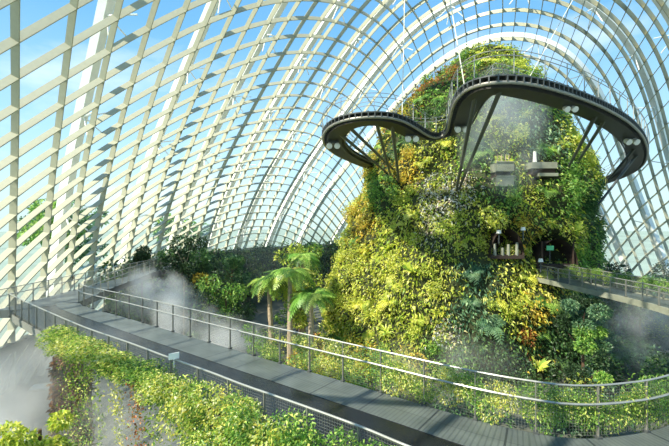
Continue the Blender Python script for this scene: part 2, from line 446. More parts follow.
def frond(lm, base, az, length, arch, pal, pin=9, wid=.32, rise=1.0):
    """arching fern frond: rachis with paired leaflets"""
    t = np.linspace(0, 1, pin + 2)
    h = length * t; zz = rise * length * (t * .9 - arch * t * t)
    dx, dy = math.cos(az), math.sin(az)
    R = np.stack([base[0] + dx * h * .85, base[1] + dy * h * .85, base[2] + zz], 1)
    side = np.array([-dy, dx, 0.0])
    c = pick(pal, 1)
    V = []; Q = []; k = 0
    for i in range(1, pin + 1):
        wd = wid * length * math.sin(math.pi * (.12 + .85 * i / (pin + 1)))
        seg = (R[i + 1] - R[i]) * .9
        for s_ in (-1, 1):
            tip = R[i] + side * s_ * wd + seg * .8 - np.array([0, 0, wd * .25])
            V += [R[i], R[i] + side * s_ * wd * .5 + seg * .75, tip, R[i] + side * s_ * wd * .5 - seg * .1]
            Q.append((k, k + 1, k + 2, k + 3)); k += 4
    w_ = side * length * .012
    for i in range(pin + 1):
        V += [R[i] - w_, R[i] + w_, R[i + 1] + w_, R[i + 1] - w_]; Q.append((k, k + 1, k + 2, k + 3)); k += 4
    V = np.array(V); lm.add((V, np.array(Q), np.repeat(c, len(V), axis=0) * rng.uniform(.85, 1.15, (len(V), 1)).clip(0, 1.1)))

def blade(lm, base, az, length, arch, pal, wid=.05):
    t = np.linspace(0, 1, 4)
    dx, dy = math.cos(az), math.sin(az)
    R = np.stack([base[0] + dx * length * t * .6, base[1] + dy * length * t * .6, base[2] + length * (t * 1.1 - arch * t * t)], 1)
    side = np.array([-dy, dx, 0.0]); ww = np.array([.6, 1, .7, .05]) * wid * length
    V = []; Q = []
    for i in range(4): V += [R[i] - side * ww[i], R[i] + side * ww[i]]
    for i in range(3): Q.append((2 * i, 2 * i + 1, 2 * i + 3, 2 * i + 2))
    lm.add((np.array(V), np.array(Q), np.repeat(pick(pal, 1), 8, axis=0)))

# templates are mesh datas used by every copied plant
def tmpl_fern(pal, n=11):
    lm = LM()
    for i in range(n): frond(lm, (0, 0, 0), i * 2.4 + random.random(), random.uniform(.8, 1.15), random.uniform(.75, 1.1), pal)
    return lm
def tmpl_shrub(pal, n=420, leaf=.155):
    lm = LM()
    for _ in range(6):
        lm.add(blob((random.uniform(-.4, .4), random.uniform(-.4, .4), random.uniform(.1, .6)), (.45, .45, .4), n // 6, leaf, pal))
    return lm
def tmpl_tuft(pal, n=34, wid=.035):
    lm = LM()
    for i in range(n): blade(lm, (random.uniform(-.1, .1), random.uniform(-.1, .1), 0), random.uniform(0, 6.3), random.uniform(.7, 1.3), random.uniform(.5, 1.3), pal, wid)
    return lm
def tmpl_rosette(pal):
    lm = LM()
    for i in range(18): blade(lm, (0, 0, 0), i * 2.4, random.uniform(.55, .9), random.uniform(.2, .8), pal, .11)
    return lm
def tmpl_blossom(n=170):
    lm = LM(); lm.add(blob((0, 0, .45), (.85, .85, .7), n, .17, 'petal', fill=.97)); return lm

# ------------------------------------------------------------------ the planted mountain
MD = 46.0
ROWS = [(50, 474, 492), (54, 464, 504), (61, 452, 514), (71, 437, 522), (83, 424, 536), (98, 408, 554), (130, 388, 574), (160, 372, 588), (190, 363, 597), (220, 352, 599),
        (250, 342, 598), (280, 331, 603), (310, 327, 612), (345, 324, 628)]
mt = []
for y, L_, R_ in ROWS:
    aL, aR = math.atan((L_ - 334.5) / 400), math.atan((R_ - 334.5) / 400)
    ac, ha = (aL + aR) / 2, (aR - aL) / 2
    r = MD * math.sin(ha); Yt = MD * math.cos(ha) * math.cos(ac)
    mt.append((CAMZ + (223 - y) / 400 * Yt, MD * math.sin(ac), MD * math.cos(ac), r))
mt.sort(); mt = np.array(mt); MZ0, MZ1 = mt[0, 0], mt[-1, 0]
def mt_row(z): return [np.interp(z, mt[:, 0], mt[:, k]) for k in (1, 2, 3)]
DENTS = []   # (x, y, z, radius, depth) hollows cut into the slope
def mt_surface(t, z, dents=True):
    cx_, cy_, r = mt_row(z)
    d = np.array([math.cos(t), math.sin(t), 0.0]); p = np.array([cx_, cy_, z]) + d * r
    nz = mnoise.noise(Vector(p * .16)) * 1.3 + mnoise.noise(Vector(p * .42)) * .7 - .35
    p = p + d * nz * min(1, r / 5)
    if dents:
        for x, y_, zz, rad, dep in DENTS:
            q = ((p[0] - x) ** 2 + (p[1] - y_) ** 2 + ((p[2] - zz) * 1.25) ** 2) / rad ** 2
            if q < 4: p = p - d * dep * math.exp(-q ** 2)
    return p
def at_depth(px, py, Y): return Vector(((px - 334.5) / 400 * Y, Y, CAMZ + (223 - py) / 400 * Y))
def slope_point(px, py):
    """first point of the slope met along a line of sight"""
    for k in range(200):
        Y = 24 + k * .15; p = at_depth(px, py, Y); cx_, cy_, r = mt_row(p.z)
        if p.z > MZ1: continue
        if math.hypot(p.x - cx_, p.y - cy_) < r: return p
    return at_depth(px, py, 40)
for px, py, rad, dep in ((506, 240, 1.35, 2.6), (556, 250, 1.6, 3.2), (503, 172, 1.0, 1.4), (541, 168, 1.1, 1.2), (459, 62, .8, 1.2)):
    p = slope_point(px, py); DENTS.append((p.x, p.y, p.z, rad, dep))

root = tag(empty('planted_mountain', (13.5, 44, 0)), 'tall mountain wrapped in yellow and green planting under the dome', 'mountain')
nt_, nz_ = 200, 130
zs = np.linspace(MZ0 if MZ0 < 0 else 0, MZ1, nz_); ts = np.linspace(0, 2 * math.pi, nt_ + 1)[:-1]
V = np.array([mt_surface(t, z) for z in zs for t in ts])
Q = [(j * nt_ + i, j * nt_ + (i + 1) % nt_, (j + 1) * nt_ + (i + 1) % nt_, (j + 1) * nt_ + i) for j in range(nz_ - 1) for i in range(nt_)]
top = len(V); V = np.vstack([V, V[-nt_:].mean(0) + np.array([0, 0, .4])])
T = [((nz_ - 1) * nt_ + i, (nz_ - 1) * nt_ + (i + 1) % nt_, top) for i in range(nt_)]
mesh_np('rock_core', V - np.array([13.5, 44, 0]), Q, M['rock'], root, T=T)

REG = [(370, 290, 5, 'yellow'), (345, 255, 3.5, 'yellow'), (395, 335, 4, 'lime'), (362, 225, 3, 'gold'), (352, 320, 3, 'yellow'), (385, 195, 2.0, 'green'), (405, 205, 2.5, 'lime'), (415, 222, 2.5, 'yellow'),
       (455, 190, 3, 'pink'), (447, 215, 3, 'pink'), (433, 235, 2.2, 'pink'), (460, 235, 3, 'lime'), (436, 258, 2.5, 'yellow'), (420, 280, 3, 'lime'), (478, 278, 2.4, 'blue'), (470, 318, 3.4, 'blue'), (448, 335, 2.2, 'pink'),
       (515, 285, 3.2, 'yellow'), (540, 310, 3, 'gold'), (510, 320, 3, 'lime'), (440, 300, 2.5, 'yellow'), (425, 80, 3, 'rust'), (410, 105, 2.5, 'gold'), (440, 95, 2.5, 'green'), (455, 58, 3, 'green'), (490, 50, 3, 'lime'), (520, 58, 3, 'lime'),
       (412, 135, 3, 'deep'), (440, 165, 2.4, 'lime'), (405, 165, 2.6, 'gold'), (425, 150, 2.4, 'yellow'), (470, 160, 2.6, 'green'), (385, 240, 3, 'lime'), (400, 262, 2.6, 'yellow'), (480, 215, 2.6, 'yellow'), (500, 200, 2.6, 'green'), (530, 200, 3, 'lime'),
       (560, 190, 3.4, 'green'), (575, 235, 3, 'lime'), (595, 215, 3.4, 'deep'), (590, 260, 3, 'green'), (580, 150, 3.4, 'lime'), (540, 130, 4, 'blue'), (500, 130, 3, 'lime'), (535, 100, 3, 'green'), (560, 240, 2, 'yellow'),
       (540, 345, 1.5, 'rust'), (570, 330, 4, 'deep'), (600, 320, 4, 'blue'), (500, 350, 4, 'deep'), (440, 355, 3, 'green'), (360, 350, 4, 'lime'), (545, 275, 3, 'yellow'), (530, 235, 2, 'gold'), (480, 245, 2.4, 'yellow')]
REGP = np.array([list(slope_point(a, b_)) for a, b_, _, _ in REG]); REGR = np.array([q[2] for q in REG])
def region(P):
    d = np.linalg.norm(P[:, None] - REGP[None], axis=2) / REGR[None] * rng.uniform(.5, 1.6, (len(P), len(REG)))
    i = d.argmin(1); far_ = d.min(1) > 2.4
    return np.where(far_, -1, i)
def in_dent(P, k=1.15):
    m_ = np.zeros(len(P), bool)
    for x, y_, zz, rad, dep in DENTS[:4]:
        m_ |= ((P[:, 0] - x) ** 2 + (P[:, 1] - y_) ** 2 + ((P[:, 2] - zz) * 1.25) ** 2) < (rad * k) ** 2 + .3
    return m_
# covering leaves, several thousand of them: nobody could count them
n = 42000
Fv = np.array(V[:top]).reshape(nz_, nt_, 3)
a = rng.uniform(0, nz_ - 1.01, n); wgt = np.array([mt_row(z)[2] for z in zs]); a = rng.choice(nz_ - 1, n, p=wgt[:-1] / wgt[:-1].sum()) + rng.uniform(0, 1, n)
b_ = rng.uniform(0, nt_, n); ia = a.astype(int); ib = b_.astype(int) % nt_; fa = (a - ia)[:, None]
P = Fv[ia, ib] * (1 - fa) + Fv[np.minimum(ia + 1, nz_ - 1), ib] * fa + (Fv[ia, (ib + 1) % nt_] - Fv[ia, ib]) * (b_ - b_.astype(int))[:, None]
ctr = np.stack([np.interp(P[:, 2], mt[:, 0], mt[:, 1]), np.interp(P[:, 2], mt[:, 0], mt[:, 2]), P[:, 2] - 4], 1)
N = P - ctr; N /= np.linalg.norm(N, axis=1)[:, None]
reg = region(P); pals = np.array([q[3] for q in REG] + ['green'])
keep = ~in_dent(P, 1.1); P, N, reg = P[keep], N[keep], reg[keep]
lm = LM()
for pal in set(pals):
    m_ = pals[reg] == pal
    if not m_.any(): continue
    Pk = np.repeat(P[m_], 3, 0); Pk = Pk + rng.normal(size=Pk.shape) * .22; Nk = np.repeat(N[m_], 3, 0)
    lm.add(leaves(Pk, Nk, .33, .16, pick(pal, len(Pk)), droop=.5, spread=.75))
for k in range(len(lm.V)): lm.V[k] = lm.V[k] - np.array([13.5, 44, 0])
tag(lm.build('foliage', root), kind='stuff')

TM = {}
def template(key, lm):
    o = lm.build('plant', None); me = o.data; bpy.data.objects.remove(o); TM[key] = me
for pal in ('lime', 'green', 'yellow', 'deep', 'blue'): template('fern_' + pal, tmpl_fern(pal))
for pal in ('lime', 'green', 'yellow', 'deep', 'blue', 'gold', 'rust'): template('shrub_' + pal, tmpl_shrub(pal))
for pal in ('lime', 'yellow', 'green'): template('tuft_' + pal, tmpl_tuft(pal))
template('rosette_rust', tmpl_rosette('rust')); template('rosette_lime', tmpl_rosette('lime')); template('shrub_pinkbase', tmpl_shrub('lime', 180)); template('blossom', tmpl_blossom())
CN = {'lime': 'lime-green', 'green': 'mid-green', 'yellow': 'golden-yellow', 'deep': 'dark green', 'blue': 'blue-green', 'gold': 'amber-leaved', 'rust': 'rusty-red'}
KN = {'fern': ('fern', 'fern'), 'shrub': ('leafy_shrub', 'leafy shrub'), 'tuft': ('grass_tuft', 'strappy grass tuft'), 'rosette': ('bromeliad', 'spiky bromeliad rosette')}
def place_plant(p, nrm, kind, pal, scale, where):
    q = Vector(nrm) * .75 + Vector((0, 0, .65)); q.normalize()
    rot = q.to_track_quat('Z', 'Y').to_matrix().to_4x4() @ Matrix.Rotation(random.uniform(0, 6.28), 4, 'Z')
    if kind == 'flower':
        r = bpy.data.objects.new('flowering_shrub', TM['shrub_pinkbase']); link(r)
        bo = bpy.data.objects.new('blossom', TM['blossom']); link(bo, r); tag(bo, 'pale pink blossom')
        tag(r, 'leafy shrub dotted with pale pink blossom ' + where, 'flowering shrub', 'pale pink flowering shrubs ' + where)
    else:
        nm, words = KN[kind]
        key = kind + '_' + pal
        if key not in TM: key = {'tuft': 'tuft_lime', 'rosette': 'rosette_rust', 'fern': 'fern_green'}.get(kind, 'shrub_green')
        pal = key.split('_')[1]
        r = bpy.data.objects.new(nm, TM[key]); link(r)
        tag(r, CN[pal] + ' ' + words + ' ' + where, words.split()[-1] if kind != 'tuft' else 'grass', CN[pal] + ' ' + words + 's ' + where)
    r.matrix_world = Matrix.Translation(Vector(p)) @ rot @ Matrix.Diagonal((scale, scale, scale, 1))
    return r
cnt = 0
idx = rng.permutation(len(P)); used = []
for i in idx:
    if cnt >= 250: break
    p = P[i]
    if p[1] > mt_row(p[2])[1] + 2 or p[2] < .6: continue
    if any((p[0] - u[0]) ** 2 + (p[1] - u[1]) ** 2 + (p[2] - u[2]) ** 2 < 1.7 for u in used): continue
    if in_dent(P[i:i + 1], 1.0)[0]: continue
    used.append(p); pal = pals[reg[i]]
    cx_, cy_, r_ = mt_row(p[2])
    where = ('near the summit of the planted mountain' if p[2] > 24 else 'low at the foot of the planted mountain' if p[2] < 5 else
             'on the left flank of the planted mountain' if p[0] - cx_ < -.42 * r_ else 'on the right flank of the planted mountain' if p[0] - cx_ > .42 * r_ else 'on the front of the planted mountain')
    if pal == 'pink': kind, sc = 'flower', random.uniform(.8, 1.2)
    elif pal == 'rust': kind, sc = random.choice(['rosette', 'shrub']), random.uniform(.8, 1.2)
    else: kind, sc = random.choice(['fern', 'shrub', 'shrub', 'tuft', 'fern'] + (['rosette'] if pal == 'lime' else [])), random.uniform(.9, 1.6)
    place_plant(p, N[i], kind, pal, sc, where); cnt += 1
# ------------------------------------------------------------------ walkways and railings
def spline(pts, step=.4):
    """smooth curve through points (Catmull-Rom), resampled evenly"""
    P = np.array(pts, float)
    if P.shape[1] == 2: P = np.c_[P, np.zeros(len(P))]
    E_ = np.vstack([2 * P[0] - P[1], P, 2 * P[-1] - P[-2]]); out = []
    for i in range(1, len(E_) - 2):
        for t in np.linspace(0, 1, 14, endpoint=False):
            a, b_, c, d = E_[i - 1:i + 3]
            out.append(.5 * ((2 * b_) + (-a + c) * t + (2 * a - 5 * b_ + 4 * c - d) * t * t + (-a + 3 * b_ - 3 * c + d) * t ** 3))
    out.append(E_[-2]); return resample(np.array(out), step)
def side_of(P):
    T = np.gradient(P, axis=0); T[:, 2] = 0; T /= np.linalg.norm(T, axis=1)[:, None] + 1e-9
    return np.stack([-T[:, 1], T[:, 0], np.zeros(len(P))], 1)     # points to the left of travel
UPV = np.array([0, 0, 1.0])
def railing(name, path, z, h, label, group=None, post_every=1.2, mid=.68, lean=0.0, mesh=True, postmat='post', thick=1.0, wire=.06):
    P = np.array(path, float).copy(); P[:, 2] = P[:, 2] + z
    S = side_of(P); o = np.array(P[0]); root = tag(empty(name, tuple(o)), label, 'railing', group)
    Up = np.tile(UPV, (len(P), 1))
    d = np.r_[0, np.cumsum(np.linalg.norm(np.diff(P, axis=0), axis=1))]
    nP = max(2, int(round(d[-1] / post_every)) + 1)
    for s_ in np.linspace(.05, d[-1] - .05, nP):
        p = np.array([np.interp(s_, d, P[:, k]) for k in range(3)]); i = min(len(P) - 1, int(np.searchsorted(d, s_)))
        ang = math.atan2(S[i, 1], S[i, 0]) - math.pi / 2
        mb = MB(); mb.box(p - o + UPV * h / 2, (.018 * thick, .06 * thick, h), ang); po = mb.build('post', M[postmat], root)
        mb = MB(); mb.box(p - o + UPV * .02, (.10, .12, .04), ang); mb.build('base_plate', M['dark'], po)
    mb = MB(); mb.tube(P - o + UPV * h, .022 * thick, 6); mb.build('top_rail', M['steel'], root)
    if mid:
        mb = MB(); mb.tube(P - o + UPV * h * mid - S * .09, .026 * thick, 6); mb.build('handrail', M['steel'], root)
    if mesh:
        mb = MB(); nw = int(d[-1] / wire)
        for s_ in np.linspace(.1, d[-1] - .1, nw):
            p = np.array([np.interp(s_, d, P[:, k]) for k in range(3)]) - o
            mb.tube([p + UPV * .06, p + UPV * (h - .03)], 0.0026, 3)
        for zz in np.arange(.06, h - .02, wire): mb.tube(P - o + UPV * zz, 0.0026, 3)
        mb.build('wire_mesh', M['wire'], root)
    return root

INNER = spline([(-14.2, 22.2), (-12.9, 20.9), (-9.98, 18.8), (-7.0, 16.55), (-4.04, 14.3), (-2.12, 12.86), (-.0, 11.3), (1.0, 10.55), (3.08, 9.0), (4.27, 8.35), (4.98, 8.17), (5.97, 8.28), (7.3, 8.73), (10, 10.2), (13, 12.7), (15.4, 15.8), (16.9, 19.6)], .3)
OUTER = spline([(-16.9, 20.6), (-13.8, 18.0), (-10.76, 15.5), (-8.44, 13.64), (-6.1, 11.94), (-4.45, 10.68), (-3.0, 9.62), (-1.99, 8.83), (-.9, 8.05), (.45, 7.04), (1.2, 6.4), (2.4, 5.5), (4.0, 4.7), (6, 4.5), (8.5, 5.2), (11.6, 7.2), (14.6, 10.0), (17.2, 13.6), (19, 18.2)], .3)
nI = 140
def even(P, n):
    d = np.r_[0, np.cumsum(np.linalg.norm(np.diff(P, axis=0), axis=1))]; s_ = np.linspace(0, d[-1], n)
    return np.stack([np.interp(s_, d, P[:, k]) for k in range(3)], 1), s_
# match each inner point with the outer point straight across the deck
In, sI = even(INNER, nI)
Si = side_of(In)
Out = []
j0 = 0
for i in range(nI):
    dd = OUTER - In[i]; along = np.abs(dd[:, 0] * Si[i, 1] - dd[:, 1] * Si[i, 0]); j = j0 + int(np.argmin(along[j0:j0 + 40])); j0 = max(j0, j - 1) if i else j
    Out.append(OUTER[j])
Out = np.array(Out); Out[0] = (-16.2, 20.2, 0); 
for _ in range(4): Out[1:-1] = (Out[:-2] + 2 * Out[1:-1] + Out[2:]) / 4
walk = tag(empty('walkway', (0, 9, DECK)), 'curved elevated grey walkway with a dark strip along its planted edge', 'walkway')
WO = np.array([0, 9, DECK])
def ribbon(name, A, B, z, thick, mat, parent, o, us, vw=(0, 1)):
    n = len(A); zt = np.array([0, 0, z]) - o; zb = zt - np.array([0, 0, thick])
    V = np.vstack([A + zt, B + zt, B + zb, A + zb]); Q = []
    for i in range(n - 1):
        for k in range(4): Q.append((k * n + i, k * n + i + 1, ((k + 1) % 4) * n + i + 1, ((k + 1) % 4) * n + i))
    Q += [(0, n, 2 * n, 3 * n), (n - 1, 4 * n - 1, 3 * n - 1, 2 * n - 1)]
    uv = np.vstack([np.c_[us, np.full(n, vw[0])], np.c_[us, np.full(n, vw[1])], np.c_[us, np.full(n, vw[1])], np.c_[us, np.full(n, vw[0])]])
    return mesh_np(name, V, Q, mat, parent, uv=uv)
Mid = In + (Out - In) * .37
ribbon('stone_slabs', In, Mid, DECK, .12, M['slabs'], walk, WO, sI, (0, 1.3))
ribbon('dark_strip', Mid, Out, DECK - .01, .11, M['strip'], walk, WO, sI)
ribbon('deck_base', In + (In - Out) * .02, Out + (Out - In) * .02, DECK - .13, .32, M['concrete'], walk, WO, sI)
# platform that joins the walkway to the path along the glass
def ell_at(Y, inset):
    xs = np.linspace(-30, 10, 2001); X, Y_, _ = shell_local(np.stack([xs, np.full(2001, float(Y)), np.full(2001, DECK)], 1))
    return xs[np.argmax(X * X + Y_ * Y_ < 1)] + inset
ys = np.linspace(20.2, 46, 40); Ag = np.array([[max(ell_at(y, .9), -17.1), y, 0] for y in ys]); Bg = np.array([[np.interp(y, [20.2, 22.3, 26, 36, 46], [-16.2, -14.2, -14.9, -16.2, -15.2]), y, 0] for y in ys])
ribbon('end_landing', Bg, Ag, DECK, .4, M['slabs'], walk, WO, ys, (0, 2.5))

railing('inner_railing', INNER[:, :3], DECK, 1.08, 'steel mesh railing along the inner edge of the curved walkway, facing the mountain', 'railings')
railing('outer_railing', OUTER[2:], DECK - .3, 1.12, 'steel mesh railing along the planted outer edge of the curved walkway', 'railings', mid=None)
railing('glass_side_railing', Ag[::2] + np.array([.05, 0, 0]), DECK, 1.0, 'steel railing between the walkway landing and the sloping glass', 'railings')
railing('path_railing', Bg[4::2], DECK, 1.05, 'steel railing running back from the walkway corner beside the mist', 'railings')

# bridge into the cave on the right
bi = spline([(16.95, 19.8), (17.15, 22), (17.0, 25), (16.4, 30.5), (16.0, 33.2)], .4); sb = side_of(bi); bo = bi - sb * 1.9
br = tag(empty('bridge', (17, 25, DECK)), 'narrow concrete footbridge leading into the cave on the right of the mountain', 'bridge'); BO = np.array([17, 25, DECK])
dsb = np.r_[0, np.cumsum(np.linalg.norm(np.diff(bi, axis=0), axis=1))]
ribbon('bridge_deck', bi, bo, DECK, .12, M['slabs'], br, BO, dsb, (0, 1.9))
ribbon('edge_beam', bi + sb * .12, bi - sb * .02, DECK + .06, .34, M['balc'], br, BO, dsb)
ribbon('edge_beam', bo + sb * .02, bo - sb * .12, DECK + .06, .34, M['balc'], br, BO, dsb)
ribbon('soffit', bi - sb * .2, bo + sb * .2, DECK - .12, .25, M['concrete'], br, BO, dsb)
railing('bridge_railing', bi, DECK + .05, 1.0, 'near steel mesh railing of the footbridge into the mountain', 'railings', thick=1.4)
railing('bridge_railing', bo, DECK + .05, 1.0, 'far railing of the footbridge, overgrown with a green creeper', 'railings', thick=1.4)

# high walkway round the summit
HW = [(405, 158, 45), (375, 166, 43), (345, 156, 38.5), (326, 144, 33.5), (321.5, 131, 29.5), (330, 119.5, 26.8), (345, 113.5, 25.6), (371, 110.5, 25.0), (396, 112, 25.4), (415, 121, 27), (433, 133, 29.5), (444, 131, 30.6), (448.5, 114, 26.4), (452, 98, 22.8), (461, 84.5, 20.6), (473, 77.5, 19.4), (490, 73.5, 18.8), (508, 72.8, 18.7), (526, 74.5, 18.9), (550, 80, 19.6), (576, 88.5, 20.9), (600, 98.5, 22.8), (621, 110, 25.2), (636, 121.5, 28.2), (646, 135, 32.5), (649, 150, 37.5), (643, 163, 42.5), (625, 174, 46.5), (600, 182, 49), (575, 184, 50)]
edge = spline([tuple(at_depth(*q)) for q in HW], .35)
for _ in range(12): edge[1:-1] = (edge[:-2] + 2 * edge[1:-1] + edge[2:]) / 4
sg = side_of(edge)
hw = tag(empty('high_walkway', tuple(edge[len(edge) // 2])), 'dark steel high walkway looping round the mountain summit on slanting struts', 'walkway')
HO = np.array(edge[len(edge) // 2])
# the loop lies to the left of travel when going clockwise seen from the camera side
W_ = 1.7
inn_ = edge + sg * W_
for _ in range(30): inn_[1:-1] = (inn_[:-2] + inn_[2:]) / 2 * .5 + inn_[1:-1] * .5
us = np.r_[0, np.cumsum(np.linalg.norm(np.diff(edge, axis=0), axis=1))]
z0 = np.zeros(3)
ribbon('deck_plate', edge, inn_, 0, .07, M['dark'], hw, HO, us)
ribbon('girder', edge + sg * .38, inn_ - sg * .2, -.1, .42, M['darker'], hw, HO, us)
mb = MB(); mb.tube(edge + sg * .1 - UPV * .36 - HO, .09, 8); mb.build('edge_pipe', M['post'], hw)
mb = MB(); mb.tube(inn_ - UPV * .3 - HO, .07, 6); mb.build('edge_pipe', M['dark'], hw)
mb = MB()
ne = int(us[-1] / .42)
for s_ in np.linspace(.1, us[-1] - .1, ne):
    p = np.array([np.interp(s_, us, edge[:, k]) for k in range(3)]); i = min(len(edge) - 1, int(np.searchsorted(us, s_)))
    mb = MB(); mb.box(p + sg[i] * .2 - UPV * .2 - HO, (.06, .42, .26), math.atan2(sg[i, 1], sg[i, 0]) - math.pi / 2); mb.build('bracket', M['dark'], hw)
R1 = railing('high_walkway_railing', edge + sg * .04, 0, 1.15, 'thin pale railing on the outer rim of the high walkway', 'railings', mid=.75, mesh=False, postmat='steel', post_every=1.9, thick=.9)
R2 = railing('high_walkway_railing', inn_ - sg * .04, 0, 1.15, 'thin pale railing on the inner rim of the high walkway, towards the mountain', 'railings', mid=.75, mesh=False, postmat='steel', post_every=1.9, thick=.9)
def near_edge(px, py):
    dd = []
    for p in (edge + inn_) / 2:
        x = 334.5 + 400 * p[0] / p[1]; y = 223 - 400 * (p[2] - CAMZ - .3) / p[1]; dd.append((x - px) ** 2 + (y - py) ** 2)
    return ((edge + inn_) / 2)[int(np.argmin(dd))] - UPV * .35
for (a, b_), (c, d) in (((500, 92), (459, 189)), ((478, 96), (457, 187)), ((597, 112), (566, 172)), ((607, 117), (574, 168)), ((626, 150), (603, 186)), ((634, 154), (598, 205)), ((340, 133), (386, 172)), ((349, 128), (392, 168)), ((377, 122), (391, 176)), ((392, 124), (399, 180))):
    A = near_edge(a, b_); B = np.array(slope_point(c, d))
    mb = MB(); mb.tube([A - HO, (A + B) / 2 - HO, B + (B - A) * .03 - HO], .13, 8, .10); mb.tube([A - HO + UPV * .12, A - HO - UPV * .1], .2, 8); mb.build('strut', M['dark'], hw)
# suspension cables from the dome to the high walkway
for k, ((px, py), dirn, nm) in enumerate((((450, 96), (-.13, .10, 1), 'thin pale cable running up from the left corner of the high walkway'), ((528, 74), (.45, .1, .75), 'thin pale cable running up to the right from the high walkway'), ((411, 112), (.03, .05, 1), 'thin pale cable hanging straight beside the upper left slope'))):
    A = np.array(near_edge(px, py)) + UPV * .4; D_ = np.array(dirn) / np.linalg.norm(dirn); s_ = 1.0
    while s_ < 40:
        X, Y_, Z_ = shell_local(A + D_ * s_)
        if X * X + Y_ * Y_ + Z_ * Z_ > .985: break
        s_ += .3
    mb = MB(); mb.tube([A * 0, D_ * s_], .035 if k != 1 else .02, 5); o = mb.build('suspension_cable', M['cable']); o.location = tuple(A); tag(o, nm, 'cable')
# twin spotlights clamped under the high walkway
for (px, py), nm in (((567, 104), 'twin white spotlight under the high walkway where it bows nearest'), ((633, 131), 'twin white spotlight under the right-hand bend of the high walkway'), ((412, 131), 'twin white spotlight under the left lobe of the high walkway'), ((457, 121), 'twin white spotlight at the inner corner between the two lobes'), ((327, 138), 'small white spotlight at the far left tip of the high walkway')):
    A = near_edge(px, py) - UPV * .15
    r = tag(empty('spotlight', tuple(A)), nm, 'spotlight', 'spotlights under the high walkway')
    sc = .32 * (A[1] / 20)
    for dx in (-1, 1):
        mb = MB(); mb.tube([(dx * sc * .6, -sc * .9, -sc * .9), (dx * sc * .6, -sc * .1, -sc * .5)], sc * .48, 10, sc * .36); lh = mb.build('lamp_head', M['lamp'], r)
        mb = MB(); mb.tube([(dx * sc * .6, -sc * .93, -sc * .92), (dx * sc * .6, -sc * .9, -sc * .9)], sc * .4, 10); mb.build('lens', M['lens'], lh)
    mb = MB(); mb.box((0, 0, -sc * .1), (sc * 1.7, sc * .4, sc * .45)); mb.build('bracket', M['dark'], r)

# ------------------------------------------------------------------ openings, balconies and small things on the slope
def facing(p): return math.atan2(-p[0], p[1]) * .6
def back(k): x, y_, zz, rad, dep = DENTS[k]; return x, y_, zz
bx_, by_, bz_ = back(2)
r = tag(empty('viewing_balcony', (bx_, by_ + .2, bz_ - .9)), 'grey stone viewing balcony stacked in two tiers high on the front slope', 'balcony')
for zz, hh in ((1.25, .7), (.1, .75)):
    mb = MB(); mb.box((0, 0, zz), (1.35, 1.4, hh)); mb.box((0, -.72, zz + hh / 2 + .04), (1.45, .1, .08)); mb.build('parapet', M['balc'], r)
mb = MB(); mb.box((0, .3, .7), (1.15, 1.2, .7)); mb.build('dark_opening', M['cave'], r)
for dx in (-.45, -.15, .15, .4):
    mb = MB(); mb.tube([(dx, -.3, 1.6), (dx * 1.1, -.3, 2.3)], .035, 5); mb.build('stake', M['palebark'], r)
bx_, by_, bz_ = back(3)
r = tag(empty('viewing_balcony', (bx_, by_ + .1, bz_ - .8)), 'wide pale stone balcony half lost in mist, right of the two-tier balcony', 'balcony')
mb = MB(); mb.box((0, 0, .95), (2.0, 1.4, .5)); mb.box((.3, -.1, .2), (1.5, 1.3, .25)); mb.build('parapet', M['balc'], r)
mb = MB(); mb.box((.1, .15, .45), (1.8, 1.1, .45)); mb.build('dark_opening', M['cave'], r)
mb = MB(); mb.tube([(-.6, -.3, 1.2), (-.6, -.3, 2.1)], .16, 8, .12); mb.build('lamp_post', M['lamp'], r)
# cave mouths: dark stone linings with pale posts
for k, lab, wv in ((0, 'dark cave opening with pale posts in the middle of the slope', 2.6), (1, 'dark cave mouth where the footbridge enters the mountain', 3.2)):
    bx_, by_, bz_ = back(k)
    r = tag(empty('cave_opening', (bx_, by_ + .7, bz_ - 1.2)), lab, 'cave', 'cave openings in the planted mountain')
    a = np.linspace(0, math.pi, 13); mb = MB()
    arc_o = np.array([(math.cos(t) * wv / 2, -1.0, math.sin(t) * 2.1) for t in a]); arc_i = np.array([(math.cos(t) * wv / 2 * .8, 1.4, math.sin(t) * 1.8) for t in a])
    Vv = np.vstack([arc_o, arc_i, [(0, 1.4, 0)]]); Qq = [(i, i + 1, 14 + i, 13 + i) for i in range(12)]; Tt = [(13 + i, 14 + i, 26) for i in range(12)]
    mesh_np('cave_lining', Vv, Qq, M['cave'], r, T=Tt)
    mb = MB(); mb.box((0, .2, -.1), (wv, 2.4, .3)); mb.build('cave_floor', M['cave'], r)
    for dx in ((-.95, -.35, .1, .75) if k == 0 else (-1.2, 1.25)):
        mb = MB(); hh = random.uniform(.6, 1.3) if k == 0 else 1.9
        mb.tube([(dx, -.9, 0), (dx * 1.03, -.9, hh)], .13 if k == 0 else .07, 7, .1 if k == 0 else .06); mb.build('post', M['balc'] if k == 0 else M['pillar'], r)
for (px, py), nm in (((497, 232), 'small white lantern on the left post of the middle cave'), ((521, 229), 'small white lantern on the right side of the middle cave'), ((541, 263), 'white lamp at the left end of the footbridge railing')):
    p = slope_point(px, py) if px < 530 else Vector((15.9, 31.2, DECK + 1.5)); p = p + Vector((0, -.35, 0))
    r = tag(empty('lantern', tuple(p)), nm, 'lantern', 'white lanterns by the caves')
    mb = MB(); mb.tube([(0, 0, -.1), (0, 0, .16)], .2, 10, .14); mb.build('lamp_shade', M['lamp'], r)
    mb = MB(); mb.tube([(0, 0, -.9), (0, 0, -.1)], .05, 6); mb.build('pole', M['dark'], r)
p = slope_point(548, 249) + Vector((0, -.3, 0))
M['signgreen'] = paint('green_sign', (92, 190, 130), .5)
r = tag(empty('green_sign', tuple(p)), 'small green sign standing in the cave mouth by the footbridge', 'sign')
mb = MB(); mb.box((0, 0, .1), (.55, .06, .36)); mb.build('sign_board', M['signgreen'], r)
